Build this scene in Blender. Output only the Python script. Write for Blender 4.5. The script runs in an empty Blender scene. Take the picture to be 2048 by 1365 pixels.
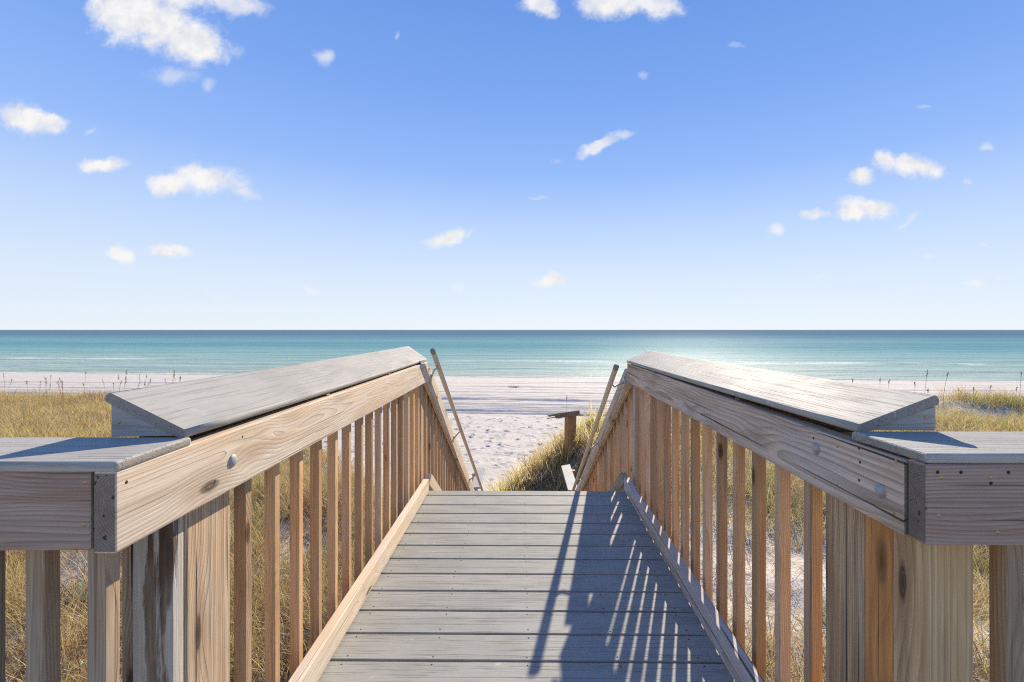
import bpy, bmesh, math, random
import numpy as np
from mathutils import Vector, Matrix

random.seed(7)
rng = np.random.default_rng(11)
S = bpy.context.scene
COL = S.collection
EYE = 1.146            # eye height above the decking (decking top = z 0)
YAW = 0.0215           # the walkway runs very slightly to the right of the view axis
SLOPE = 0.61           # pitch of the stairs
SUN_AZ, SUN_EL = 20.8, 25.8

# ------------------------------------------------------------------ node helpers
class NT:
    def __init__(self, tree):
        self.t = tree; self.t.nodes.clear()
    def n(self, typ, ins=None, out=0, **attrs):
        nd = self.t.nodes.new(typ)
        for k, v in attrs.items(): setattr(nd, k, v)
        if ins is not None:
            it = ins.items() if isinstance(ins, dict) else enumerate(ins)
            for k, v in it:
                if v is None: continue
                if isinstance(v, bpy.types.NodeSocket): self.t.links.new(v, nd.inputs[k])
                else: nd.inputs[k].default_value = v
        return nd if out is None else nd.outputs[out]
    def m(self, op, a, b=None, c=None, clamp=False):
        return self.n('ShaderNodeMath', [a, b, c], operation=op, use_clamp=clamp)
    def v(self, op, a, b=None, c=None):
        nd = self.n('ShaderNodeVectorMath', None, out=None, operation=op)
        for i, x in enumerate((a, b, c)):
            if x is None: continue
            k = 3 if (op == 'SCALE' and i == 1) else i
            if isinstance(x, bpy.types.NodeSocket): self.t.links.new(x, nd.inputs[k])
            else: nd.inputs[k].default_value = x
        return nd.outputs[1] if op in ('LENGTH', 'DISTANCE', 'DOT_PRODUCT') else nd.outputs[0]
    def mixc(self, f, a, b, blend='MIX'):
        nd = self.n('ShaderNodeMix', None, out=None, data_type='RGBA', blend_type=blend, clamp_factor=True)
        for i, x in ((0, f), (6, a), (7, b)):
            if isinstance(x, bpy.types.NodeSocket): self.t.links.new(x, nd.inputs[i])
            else: nd.inputs[i].default_value = x if i == 0 else (*x, 1.0)[:4]
        return nd.outputs[2]
    def noise(self, vec, scale=1.0, detail=3.0, rough=0.5, out=0, dist=0.0):
        return self.n('ShaderNodeTexNoise', {'Vector': vec, 'Scale': scale, 'Detail': detail, 'Roughness': rough, 'Distortion': dist}, out=out)
    def rng(self, x, a, b, c=0.0, d=1.0, smooth=True):
        return self.n('ShaderNodeMapRange', [x, a, b, c, d], interpolation_type='SMOOTHSTEP' if smooth else 'LINEAR')
    def ramp(self, x, stops, interp='LINEAR'):
        nd = self.n('ShaderNodeValToRGB', [x], out=None)
        cr = nd.color_ramp; cr.interpolation = interp
        while len(cr.elements) < len(stops): cr.elements.new(0.5)
        for e, (p, c) in zip(cr.elements, stops):
            e.position = p; e.color = (*c, 1.0)
        return nd.outputs[0]
    def bump(self, h, strength, dist, normal=None):
        return self.n('ShaderNodeBump', {'Height': h, 'Strength': strength, 'Distance': dist, 'Normal': normal})

def material(name):
    mt = bpy.data.materials.new(name); mt.use_nodes = True
    return mt, NT(mt.node_tree)

def finish(N, color, rough=0.7, normal=None, spec=0.4, metal=0.0, extra=None):
    ins = {'Base Color': color, 'Roughness': rough, 'Specular IOR Level': spec, 'Metallic': metal}
    if normal is not None: ins['Normal'] = normal
    if extra: ins.update(extra)
    for k, v in list(ins.items()):
        if isinstance(v, tuple) and len(v) == 3: ins[k] = (*v, 1.0)
    b = N.n('ShaderNodeBsdfPrincipled', ins)
    N.n('ShaderNodeOutputMaterial', [b], out=None)
    return b

def board_coords(N):
    tc = N.n('ShaderNodeTexCoord', out=None).outputs['Object']
    oi = N.n('ShaderNodeObjectInfo', out=None).outputs['Random']
    isl = N.n('ShaderNodeNewGeometry', out=None).outputs['Random Per Island']
    tot = N.m('ADD', oi, N.m('MULTIPLY', isl, 7.31))
    wn = N.n('ShaderNodeTexWhiteNoise', None, out=None, noise_dimensions='1D')
    N.t.links.new(tot, wn.inputs['W'])
    rv = wn.outputs['Color']
    co2 = N.v('ADD', tc, N.v('SCALE', rv, 37.0))
    return tc, rv, co2

def wood(name, light, dark, grey, grey_amt=0.5, ring=0.008, contrast=0.6, crack=0.5, knot_dark=(0.055, 0.03, 0.018), rough=0.75, streak_amt=0.5, knot_size=0.13, weather=1.0, warp_amt=0.042, streak_scale=34.0, vary=0.25, knot_freq=2.4, pith=(0.0, 0.0)):
    mt, N = material(name)
    tc, rv, co2 = board_coords(N)
    rs = N.n('ShaderNodeSeparateXYZ', [rv], out=None).outputs
    warp = N.v('SUBTRACT', N.noise(N.v('MULTIPLY', co2, (1.1, 5.0, 5.0)), 1.0, 2.0, 0.5, out=1), (0.5, 0.5, 0.5))
    p = N.v('ADD', tc, N.v('SCALE', warp, warp_amt))
    ps = N.n('ShaderNodeSeparateXYZ', [p], out=None).outputs
    vor = N.n('ShaderNodeTexVoronoi', {'Vector': N.v('MULTIPLY', N.v('ADD', co2, N.v('SCALE', warp, 0.03)), (knot_freq, 9.0, 9.0)), 'Scale': 1.0}, out=None)
    kd = vor.outputs['Distance']
    kn = N.rng(kd, 0.55, 0.05)
    py = N.m('ADD', ps[1], N.m('ADD', N.m('MULTIPLY', rs[0], 0.05), 0.022 + pith[0]))
    pz = N.m('ADD', ps[2], N.m('ADD', N.m('MULTIPLY', N.m('SUBTRACT', rs[1], 0.5), 0.09), pith[1]))
    r = N.m('SQRT', N.m('ADD', N.m('MULTIPLY', py, py), N.m('MULTIPLY', pz, pz)))
    r = N.m('ADD', r, N.m('MULTIPLY', kn, 0.017))
    r = N.m('ADD', r, N.m('MULTIPLY', ps[0], 0.006))
    fr = N.m('FRACT', N.m('DIVIDE', r, ring))
    late = N.m('MULTIPLY', N.m('POWER', fr, 2.2), N.rng(fr, 1.0, 0.93))
    streak = N.noise(N.v('MULTIPLY', co2, (1.6, streak_scale, streak_scale)), 1.0, 3.0, 0.6)
    fibre = N.noise(N.v('MULTIPLY', co2, (7.0, 330.0, 330.0)), 1.0, 2.0, 0.6)
    big = N.noise(N.v('MULTIPLY', co2, (1.5, 6.0, 6.0)), 1.0, 3.0, 0.6)
    ringf = N.m('MULTIPLY', late, N.rng(streak, 0.25, 0.7, contrast * 0.45, contrast, smooth=False))
    c = N.mixc(ringf, light, dark)
    c = N.mixc(N.m('MULTIPLY', N.rng(streak, 0.42, 0.72), streak_amt), c, dark)
    gfac = N.m('MULTIPLY', N.rng(N.m('ADD', big, N.m('MULTIPLY', N.m('SUBTRACT', rs[2], 0.5), 0.35)), 0.35, 0.65), grey_amt)
    gcol = N.mixc(ringf, grey, tuple(x * 0.42 for x in grey))
    c = N.mixc(gfac, c, gcol)
    c = N.mixc(N.rng(fibre, 0.3, 0.75, 0.0, 0.35), c, tuple(x * 0.6 for x in dark))
    # warmer, less bleached patches
    br = N.noise(N.v('ADD', N.v('MULTIPLY', co2, (1.8, 20.0, 20.0)), (4.0, 8.0, 1.0)), 1.0, 4.0, 0.6)
    c = N.mixc(N.m('MULTIPLY', N.rng(br, 0.46, 0.66), 0.40), c, (min(1, dark[0] * 1.25 + 0.05), dark[1] * 1.12 + 0.02, dark[2] * 0.9))
    # grime and stains with a shape of their own
    st = N.noise(N.v('MULTIPLY', co2, (3.0, 14.0, 14.0)), 1.0, 4.0, 0.65)
    c = N.mixc(N.m('MULTIPLY', N.rng(st, 0.56, 0.75), 0.35 * weather), c, tuple(x * 0.4 for x in grey))
    ck = N.noise(N.v('MULTIPLY', N.v('ADD', co2, (3.1, 1.7, 9.2)), (1.1, 95.0, 95.0)), 1.0, 1.0, 0.4)
    ckm = N.m('MULTIPLY', N.rng(ck, 0.665, 0.72), crack)
    c = N.mixc(ckm, c, (0.03, 0.024, 0.02))
    kring = N.rng(kd, knot_size, knot_size * 0.55)
    krg = N.m('MULTIPLY', N.m('ADD', N.m('SINE', N.m('MULTIPLY', N.m('ADD', kd, N.m('MULTIPLY', fibre, 0.03)), 190.0)), 1.0), 0.5)
    kcol = N.mixc(N.m('MULTIPLY', krg, 0.6), knot_dark, tuple(x * 0.55 for x in dark))
    kcol = N.mixc(N.rng(kd, knot_size * 0.45, knot_size * 0.1), kcol, (0.02, 0.014, 0.01))
    c = N.mixc(N.m('MULTIPLY', N.rng(kd, knot_size * 2.6, knot_size), 0.45), c, dark)
    c = N.mixc(N.m('MULTIPLY', kring, 0.9), c, kcol)
    tone = N.rng(rs[0], 0.0, 1.0, 1.0 - vary, 1.0 + vary * 0.4, smooth=False)
    c = N.mixc(1.0, c, N.n('ShaderNodeCombineXYZ', [tone, tone, tone]), 'MULTIPLY')
    h = N.m('ADD', N.m('MULTIPLY', late, -0.6), N.m('MULTIPLY', fibre, 0.5))
    h = N.m('ADD', h, N.m('MULTIPLY', ckm, -2.0))
    h = N.m('ADD', h, N.m('MULTIPLY', streak, 0.8))
    nrm = N.bump(h, 0.55, 0.0022)
    finish(N, c, rough, nrm, 0.25)
    return mt

def composite(name, base, dark, rough=0.5, scale=1.0, bumpd=0.0012, spec=0.4, contrast=0.55):
    mt, N = material(name)
    tc, rv, co2 = board_coords(N)
    rs = N.n('ShaderNodeSeparateXYZ', [rv], out=None).outputs
    warp = N.v('SUBTRACT', N.noise(N.v('MULTIPLY', co2, (2.0, 9.0, 9.0)), 1.0, 2.0, 0.5, out=1), (0.5, 0.5, 0.5))
    q = N.v('ADD', co2, N.v('SCALE', warp, 0.02))
    g1 = N.noise(N.v('MULTIPLY', q, (2.2 * scale, 130.0 * scale, 130.0 * scale)), 1.0, 3.0, 0.6)
    g2 = N.noise(N.v('MULTIPLY', q, (8.0 * scale, 300.0 * scale, 300.0 * scale)), 1.0, 2.0, 0.6)
    blot = N.noise(N.v('MULTIPLY', co2, (4.0, 9.0, 9.0)), 1.0, 4.0, 0.6)
    groove = N.rng(g1, 0.53, 0.66)
    c = N.mixc(N.m('MULTIPLY', groove, contrast), base, dark)
    c = N.mixc(N.rng(g2, 0.35, 0.7, 0.0, 0.35), c, tuple(x * 0.78 for x in base))
    c = N.mixc(N.rng(blot, 0.4, 0.68, 0.0, 0.4), c, tuple(x * 0.62 for x in base))
    c = N.mixc(N.m('MULTIPLY', rs[0], 0.22), c, tuple(x * 0.6 for x in base))
    # pale salt and sand smudges
    sm = N.noise(N.v('ADD', N.v('MULTIPLY', co2, (11.0, 16.0, 16.0)), (5.0, 1.0, 2.0)), 1.0, 5.0, 0.7)
    c = N.mixc(N.rng(sm, 0.63, 0.76, 0.0, 0.55), c, (0.62, 0.6, 0.56))
    h = N.m('ADD', N.m('MULTIPLY', groove, -1.0), N.m('MULTIPLY', g2, 0.6))
    finish(N, c, N.rng(blot, 0.3, 0.7, rough - 0.015, rough + 0.02), N.bump(h, 0.6, bumpd), spec)
    return mt

def metal(name, col, rough=0.45, met=0.8, rust=0.0, rustcol=(0.16, 0.07, 0.03)):
    mt, N = material(name)
    tc = N.n('ShaderNodeTexCoord', out=None).outputs['Object']
    a = N.noise(tc, 160.0, 4.0, 0.65)
    c = N.mixc(N.rng(a, 0.35, 0.7, 0.0, 0.5), col, tuple(x * 0.55 for x in col))
    if rust: c = N.mixc(N.m('MULTIPLY', N.rng(N.noise(tc, 60.0, 4.0, 0.7), 0.5, 0.62), rust), c, rustcol)
    finish(N, c, rough, N.bump(a, 0.3, 0.0006), 0.5, met)
    return mt

M = {}
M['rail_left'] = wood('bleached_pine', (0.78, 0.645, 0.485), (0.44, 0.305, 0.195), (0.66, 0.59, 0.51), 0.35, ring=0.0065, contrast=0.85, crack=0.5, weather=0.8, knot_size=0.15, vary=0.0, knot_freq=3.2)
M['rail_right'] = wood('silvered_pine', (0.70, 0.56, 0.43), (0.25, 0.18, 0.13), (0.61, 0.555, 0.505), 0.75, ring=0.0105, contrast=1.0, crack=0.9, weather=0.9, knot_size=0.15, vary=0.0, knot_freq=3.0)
M['rim'] = wood('weathered_pine', (0.54, 0.375, 0.26), (0.22, 0.135, 0.09), (0.43, 0.33, 0.28), 0.6, ring=0.0065, contrast=0.95, crack=0.8, weather=1.0, vary=0.1, pith=(0.04, 0.11))
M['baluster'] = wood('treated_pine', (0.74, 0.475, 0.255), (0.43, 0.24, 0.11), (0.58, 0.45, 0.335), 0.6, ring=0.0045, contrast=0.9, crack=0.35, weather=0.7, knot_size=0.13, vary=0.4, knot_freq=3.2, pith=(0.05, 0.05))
M['shaded_baluster'] = wood('shaded_pine', (0.44, 0.33, 0.225), (0.23, 0.155, 0.095), (0.36, 0.30, 0.24), 0.5, ring=0.006, contrast=0.9, crack=0.4, vary=0.25, pith=(0.05, 0.05))  # baluster pine with shade put into its colour, for the near balusters
M['post'] = wood('post_pine', (0.70, 0.49, 0.28), (0.20, 0.115, 0.06), (0.54, 0.46, 0.37), 0.6, ring=0.0058, contrast=1.0, crack=1.0, warp_amt=0.022, streak_scale=60.0, streak_amt=0.7, vary=0.1, pith=(0.13, 0.13))
M['orange'] = wood('orange_pine', (0.74, 0.37, 0.12), (0.38, 0.165, 0.055), (0.36, 0.25, 0.16), 0.35, ring=0.010, contrast=0.7, crack=0.9, knot_size=0.22, streak_amt=0.6, vary=0.0)
M['yellow'] = wood('yellow_pine', (0.66, 0.465, 0.245), (0.31, 0.185, 0.09), (0.50, 0.39, 0.30), 0.45, ring=0.012, contrast=1.0, crack=0.6, weather=0.6, streak_amt=0.6, vary=0.0, warp_amt=0.03)
def stained():
    mt, N = material('stained_pine')
    tc, rv, co2 = board_coords(N)
    a = N.noise(N.v('MULTIPLY', co2, (1.9, 20.0, 20.0)), 1.0, 5.0, 0.6, dist=0.4)
    b = N.noise(N.v('MULTIPLY', co2, (1.6, 9.0, 9.0)), 1.0, 4.0, 0.6)
    f = N.noise(N.v('MULTIPLY', co2, (6.0, 150.0, 150.0)), 1.0, 3.0, 0.6)
    c = N.mixc(N.rng(b, 0.35, 0.62), (0.085, 0.055, 0.035), (0.36, 0.285, 0.215))
    c = N.mixc(N.rng(f, 0.35, 0.7, 0.0, 0.6), c, (0.06, 0.042, 0.03))
    zz = N.m('ABSOLUTE', N.n('ShaderNodeSeparateXYZ', [tc], out=None).outputs[2])
    w = N.rng(N.m('ADD', a, N.m('SUBTRACT', N.m('MULTIPLY', zz, 5.0), 0.10)), 0.515, 0.575)
    c = N.mixc(N.m('MULTIPLY', w, 0.9), c, N.mixc(f, (0.60, 0.55, 0.48), (0.36, 0.32, 0.27)))
    finish(N, c, 0.8, N.bump(N.m('ADD', f, N.m('MULTIPLY', w, 0.8)), 0.6, 0.003), 0.2)
    return mt
M['stained'] = stained()
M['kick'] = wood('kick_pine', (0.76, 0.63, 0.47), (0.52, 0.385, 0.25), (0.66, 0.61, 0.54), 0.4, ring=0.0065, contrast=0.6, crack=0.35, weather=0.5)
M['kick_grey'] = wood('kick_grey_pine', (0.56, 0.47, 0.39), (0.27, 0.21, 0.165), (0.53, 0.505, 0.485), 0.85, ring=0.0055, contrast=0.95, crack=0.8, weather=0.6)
M['endgrain'] = wood('end_grain', (0.33, 0.245, 0.18), (0.12, 0.085, 0.06), (0.27, 0.225, 0.195), 0.7, ring=0.005, contrast=0.9, crack=0.9)
M['old'] = wood('old_timber', (0.36, 0.24, 0.15), (0.16, 0.10, 0.055), (0.33, 0.28, 0.23), 0.5, ring=0.02, contrast=0.8, crack=1.0)
M['piling'] = wood('piling_timber', (0.66, 0.33, 0.14), (0.32, 0.16, 0.07), (0.26, 0.22, 0.16), 0.3, ring=0.03, contrast=0.7, crack=1.0)
M['frame'] = wood('frame_pine', (0.30, 0.22, 0.14), (0.17, 0.11, 0.065), (0.26, 0.23, 0.2), 0.6, ring=0.008)
M['cap'] = composite('grey_composite', (0.44, 0.42, 0.375), (0.22, 0.20, 0.175), 0.66, 1.3, 0.0014, 0.05, 0.55)
M['capend'] = composite('cut_composite', (0.33, 0.295, 0.255), (0.15, 0.13, 0.115), 0.8, 1.5, 0.0010, 0.1, 0.6)
M['deck'] = composite('decking_composite', (0.355, 0.348, 0.315), (0.12, 0.116, 0.108), 0.65, 1.2, 0.0013, 0.10, 0.5)
M['pale_cap'] = composite('pale_composite', (0.40, 0.385, 0.36), (0.27, 0.26, 0.25), 0.6, 1.0, 0.0006, 0.15, 0.3)
M['pipe'] = metal('sandy_paint', (0.66, 0.56, 0.41), 0.5, 0.0, 0.35, (0.26, 0.17, 0.09))
M['bracket'] = metal('galvanised_steel', (0.60, 0.56, 0.48), 0.5, 0.2, 0.2)
M['end_metal'] = metal('weathered_cap', (0.30, 0.27, 0.225), 0.7, 0.1, 0.4)
M['bolt'] = metal('galvanised_bolt', (0.36, 0.37, 0.37), 0.55, 0.2, 0.3)
M['screw'] = metal('brass_screw', (0.42, 0.30, 0.14), 0.45, 0.7, 0.4)
M['hole'] = metal('dark_screw_hole', (0.02, 0.016, 0.013), 0.9, 0.0)

# ------------------------------------------------------------------ objects
def thing(name, label, cat, loc, group=None):
    o = bpy.data.objects.new(name, None); COL.objects.link(o)
    o.empty_display_size = 0.1; o.location = loc
    tag(o, label, cat, group); return o

def tag(o, label=None, cat=None, group=None, kind=None):
    for k, v in (('label', label), ('category', cat), ('group', group), ('kind', kind)):
        if v: o[k] = v

def link(name, me, mat, parent=None, M4=None):
    o = bpy.data.objects.new(name, me); COL.objects.link(o)
    if mat is not None and not me.materials:
        for mm in (mat if isinstance(mat, (list, tuple)) else [mat]): me.materials.append(mm)
    M4 = M4 or Matrix.Identity(4)
    if parent:
        o.parent = parent
        root = parent
        base = Matrix.Translation(root.location) if root.parent is None else root['_w']
        o.matrix_local = base.inverted() @ M4
    else: o.matrix_local = M4
    return o

def box_mesh(name, L, t, w, bev=0.003, sa=(0, 0), sb=(0, 0), cuts=0, bow=0.0, segs=2):
    bm = bmesh.new()
    vs = []
    for x, s in ((0, sa), (L, sb)):
        for y, z in ((-1, -1), (1, -1), (1, 1), (-1, 1)):
            vs.append(bm.verts.new((x + s[0] * y + s[1] * z, y * t / 2, z * w / 2)))
    for f in ((3, 2, 1, 0), (4, 5, 6, 7), (0, 1, 5, 4), (1, 2, 6, 5), (2, 3, 7, 6), (3, 0, 4, 7)):
        bm.faces.new([vs[i] for i in f])
    bmesh.ops.recalc_face_normals(bm, faces=bm.faces)
    if bev: bmesh.ops.bevel(bm, geom=list(bm.edges), offset=bev, segments=segs, profile=0.5, affect='EDGES', clamp_overlap=True)
    me = bpy.data.meshes.new(name); bm.to_mesh(me); bm.free()
    return me

def frame_of(a, b, wdir):
    a, b = Vector(a), Vector(b)
    X = (b - a).normalized(); Z = Vector(wdir); Z = (Z - X * Z.dot(X)).normalized(); Y = Z.cross(X)
    R = Matrix((X, Y, Z)).transposed().to_4x4()
    return Matrix.Translation(a) @ R, (b - a).length

def board(name, a, b, w, t, wdir, mat, parent, bev=0.003, sa=(0, 0), sb=(0, 0), label=None, segs=2, end=None):
    M4, L = frame_of(a, b, wdir)
    o = link(name, box_mesh(name, L, t, w, bev, sa, sb, segs=segs), mat, parent, M4)
    if end:
        o.data.materials.append(end)
        for f in o.data.polygons:
            if abs(f.normal.x) > 0.9 and f.area > 1e-4: f.material_index = 1
    if label: o['label'] = label
    return o

def prism(name, pts, a, b, mat, parent, bev=0.002, label=None):
    """closed polygon pts (world) extruded by vector b"""
    bm = bmesh.new()
    v0 = [bm.verts.new(Vector(p) - Vector(a)) for p in pts]
    v1 = [bm.verts.new(Vector(p) - Vector(a) + Vector(b)) for p in pts]
    n = len(pts)
    bm.faces.new(v0); bm.faces.new(v1[::-1])
    for i in range(n): bm.faces.new((v0[i], v1[i], v1[(i + 1) % n], v0[(i + 1) % n]))
    bmesh.ops.recalc_face_normals(bm, faces=bm.faces)
    if bev: bmesh.ops.bevel(bm, geom=list(bm.edges), offset=bev, segments=1, affect='EDGES', clamp_overlap=True)
    me = bpy.data.meshes.new(name); bm.to_mesh(me); bm.free()
    o = link(name, me, mat, parent, Matrix.Translation(a))
    if label: o['label'] = label
    return o

def tube_bm(bm, pts, rad, seg=14, cap=True):
    pts = [Vector(p) for p in pts]; rings = []
    for i, p in enumerate(pts):
        d = (pts[min(i + 1, len(pts) - 1)] - pts[max(i - 1, 0)]).normalized()
        u = d.cross(Vector((0.3, 0.1, 0.95))).normalized(); w = d.cross(u)
        r = rad[i] if isinstance(rad, (list, tuple)) else rad
        rings.append([bm.verts.new(p + (u * math.cos(k * 2 * math.pi / seg) + w * math.sin(k * 2 * math.pi / seg)) * r) for k in range(seg)])
    for a, b in zip(rings, rings[1:]):
        for k in range(seg):
            f = bm.faces.new((a[k], a[(k + 1) % seg], b[(k + 1) % seg], b[k])); f.smooth = True
    if cap:
        bm.faces.new(rings[0][::-1]); bm.faces.new(rings[-1])

def bm_obj(name, bm, mat, parent, loc):
    bmesh.ops.recalc_face_normals(bm, faces=bm.faces)
    bmesh.ops.translate(bm, verts=bm.verts, vec=-Vector(loc))
    me = bpy.data.meshes.new(name); bm.to_mesh(me); bm.free()
    return link(name, me, mat, parent, Matrix.Translation(loc))

def dome_mesh(name, r, h, seg=20, washer=0.0, recess=0.0):
    """low dome with its base on local z=0, facing +z"""
    bm = bmesh.new()
    prof = [(r * math.cos(a), h * math.sin(a)) for a in np.linspace(0, math.pi / 2 * 0.93, 6)]
    prof = [(r, -0.004)] + prof
    rings = [[bm.verts.new((p * math.cos(k * 2 * math.pi / seg), p * math.sin(k * 2 * math.pi / seg), z)) for k in range(seg)] for p, z in prof]
    for a, b in zip(rings, rings[1:]):
        for k in range(seg):
            f = bm.faces.new((a[k], a[(k + 1) % seg], b[(k + 1) % seg], b[k])); f.smooth = True
    bm.faces.new(rings[-1])
    me = bpy.data.meshes.new(name); bm.to_mesh(me); bm.free(); return me

def on_face(pt, nrm):
    Z = Vector(nrm).normalized(); X = Vector((0.1, 0.2, 1)).cross(Z).normalized(); Y = Z.cross(X)
    return Matrix.Translation(pt) @ Matrix((X, Y, Z)).transposed().to_4x4()

BOLT = dome_mesh('carriage_bolt', 0.0150, 0.006); BOLT.materials.append(M['bolt'])
SCREW = dome_mesh('screw', 0.0036, 0.0008, 12); SCREW.materials.append(M['screw'])
HOLE = dome_mesh('screw_hole', 0.0033, 0.0004, 10); HOLE.materials.append(M['hole'])

# lines along the walkway: lateral position at a given distance
def lx_rail(d): return -0.668 + 0.0197 * (d - 0.81)
def rx_rail(d): return 0.715 + 0.0447 * (d - 0.86)
def lx_kick(d): return -0.626 + 0.0240 * (d - 1.531)
def rx_kick(d): return 0.7047 + 0.0405 * (d - 1.504)
RZ0, RZ1 = 0.770, 0.9055          # rail board bottom / top
RC = (RZ0 + RZ1) / 2

# ---- boardwalk: decking, kick boards, beams, legs
walk = thing('boardwalk', 'grey composite boardwalk decking running out towards the beach between the two wooden railings', 'boardwalk', (0.05, 1.0, -0.03))
def decking():
    bm = bmesh.new(); pitch, gap = 0.1465, 0.0105
    edges = [3.385, 3.283] + [3.108 - 0.1465 * k for k in range(0, 30)]
    tilt = -0.009
    def plank(y0, y1, x0, x1):
        ya, yb = y0 + gap / 2, y1 - gap / 2
        b2 = bmesh.new(); vs = []
        for z in (-0.030, 0.0):
            for x, y in ((x0(ya), ya), (x1(ya), ya), (x1(yb), yb), (x0(yb), yb)):
                vs.append(b2.verts.new((x, y + tilt * x, z)))
        for f in ((3, 2, 1, 0), (4, 5, 6, 7), (0, 1, 5, 4), (1, 2, 6, 5), (2, 3, 7, 6), (3, 0, 4, 7)):
            b2.faces.new([vs[i] for i in f])
        bmesh.ops.bevel(b2, geom=list(b2.edges), offset=0.003, segments=2, profile=0.5, affect='EDGES')
        me = bpy.data.meshes.new('t'); b2.to_mesh(me); b2.free(); bm.from_mesh(me); bpy.data.meshes.remove(me)
    for y1, y0 in zip(edges, edges[1:]):
        if y0 > 0.80:
            j = random.uniform(-0.006, 0.006)
            plank(y0, y1, lambda y: lx_kick(y) - 0.030 + j, lambda y: rx_kick(y) + 0.034 + j)
        else:
            plank(y0, y1, lambda y: -2.3, lambda y: 2.3)
    n0 = len(bm.faces)
    for y1, y0 in zip(edges, edges[1:]):
        if y0 < 1.2: continue
        for jx in (-0.275, 0.052, 0.368, -0.585, 0.655):
            for yy in (y0 + 0.022, y1 - 0.022):
                x = jx + YAW * (yy - 1.6) + random.uniform(-0.007, 0.007); y = yy + tilt * x + random.uniform(-0.005, 0.005)
                r = 0.0030
                vs = [bm.verts.new((x + r * math.cos(a), y + r * math.sin(a), 0.0005)) for a in np.linspace(0, 2 * math.pi, 9)[:-1]]
                f = bm.faces.new(vs); f.material_index = 1
    me = bpy.data.meshes.new('decking'); bm.to_mesh(me); bm.free()
    o = link('decking', me, [M['deck'], M['hole']], walk)
decking()
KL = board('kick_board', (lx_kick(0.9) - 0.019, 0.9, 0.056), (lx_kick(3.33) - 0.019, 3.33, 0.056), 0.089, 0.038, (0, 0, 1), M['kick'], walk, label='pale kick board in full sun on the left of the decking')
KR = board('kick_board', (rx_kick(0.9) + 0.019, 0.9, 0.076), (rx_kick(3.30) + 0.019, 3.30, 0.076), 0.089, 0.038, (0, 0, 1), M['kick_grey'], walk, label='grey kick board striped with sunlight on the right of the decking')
for x in (-0.56, 0.05, 0.68):
    board('joist', (x, 0.2, -0.112), (x + YAW * 3.1, 3.30, -0.112), 0.17, 0.038, (0, 0, 1), M['frame'], walk)
board('rim_joist', (-0.60, 3.335, -0.112), (0.80, 3.322, -0.112), 0.17, 0.038, (0, 0, 1), M['frame'], walk)

# ---- railings of the walkway
def baluster_mesh(L, t=0.0315):
    return box_mesh('baluster', L, t, t, 0.0025)
BAL = baluster_mesh(1.035); BAL.materials.append(M['baluster'])
def put_bal(parent, x, y, z0, me, tilt=0.0):
    X = Vector((tilt, random.uniform(-0.004, 0.004), 1)).normalized(); Zv = Vector((0, 1, 0)); Zv = (Zv - X * Zv.dot(X)).normalized(); Yv = Zv.cross(X)
    k = random.choice((0, 1, 2, 3)); 
    for _ in range(k): Yv, Zv = Zv, -Yv
    return link('baluster', me, None, parent, Matrix.Translation((x, y, z0)) @ Matrix((X, Yv, Zv)).transposed().to_4x4())

def cap_board(parent, I0, O0, I1, O1, t, mat, label=None, n=18, sag=0.004):
    """tilted cap: four top corners, rounded long edges, slight sag"""
    bm = bmesh.new()
    I0, O0, I1, O1 = map(Vector, (I0, O0, I1, O1))
    M4, L = frame_of((I0 + O0) / 2, (I1 + O1) / 2, O0 - I0)
    inv = M4.inverted(); rings = []
    for k in range(n + 1):
        f = k / n
        a = I0.lerp(I1, f); b = O0.lerp(O1, f)
        dn = (b - a).normalized(); nn = dn.cross((I1 - I0).normalized()); nn = nn if nn.z > 0 else -nn
        a = a - Vector((0, 0, sag * math.sin(math.pi * f))); W = (b - a).length; ring = []
        r = t * 0.5
        for j in range(7):
            th = math.pi / 2 + math.pi * j / 6
            ring.append(a + dn * (r * 0.75 + r * 0.75 * math.cos(th)) + nn * (-r + r * math.sin(th)))
        for j in range(7):
            th = -math.pi / 2 + math.pi * j / 6
            ring.append(a + dn * (W - r * 0.75 + r * 0.75 * math.cos(th)) + nn * (-r + r * math.sin(th)))
        rings.append([bm.verts.new(inv @ p) for p in ring])
    m = len(rings[0])
    for a, b in zip(rings, rings[1:]):
        for k in range(m):
            f = bm.faces.new((a[k], a[(k + 1) % m], b[(k + 1) % m], b[k])); f.smooth = (k % 7 != 6)
    bm.faces.new(rings[0]); bm.faces.new(rings[-1])
    bmesh.ops.recalc_face_normals(bm, faces=bm.faces)
    me = bpy.data.meshes.new('cap_board'); bm.to_mesh(me); bm.free()
    o = link('cap_board', me, mat, parent, M4)
    o.data.materials.append(M['capend'])
    for f in o.data.polygons:
        if abs(f.normal.x) > 0.85: f.material_index = 1
    if label: o['label'] = label
    return o

def on_rail(side, d, z, me, parent, name):
    x = (lx_rail(d) + 0.0) if side < 0 else rx_rail(d)
    n = (1, -0.02, 0) if side < 0 else (-1, 0.0447, 0)
    return link(name, me, None, parent, on_face((x, d, z), n))

EZ = lambda e: EYE + e           # height from eye level
# left railing
RL = thing('walkway_railing', 'sunlit pale wooden railing with tilted grey cap along the left side of the boardwalk', 'railing', (-0.66, 0.9, 0.0), 'railings along the boardwalk')
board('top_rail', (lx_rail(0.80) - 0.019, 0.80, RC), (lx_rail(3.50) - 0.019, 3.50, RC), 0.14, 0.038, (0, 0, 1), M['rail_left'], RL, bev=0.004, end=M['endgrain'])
cap_board(RL, (-0.665, 0.974, EZ(-0.2075)), (-0.834, 0.980, EZ(-0.1273)), (-0.6256, 3.50, EZ(-0.2155)), (-0.790, 3.61, EZ(-0.1203)), 0.021, M['cap'])
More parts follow.
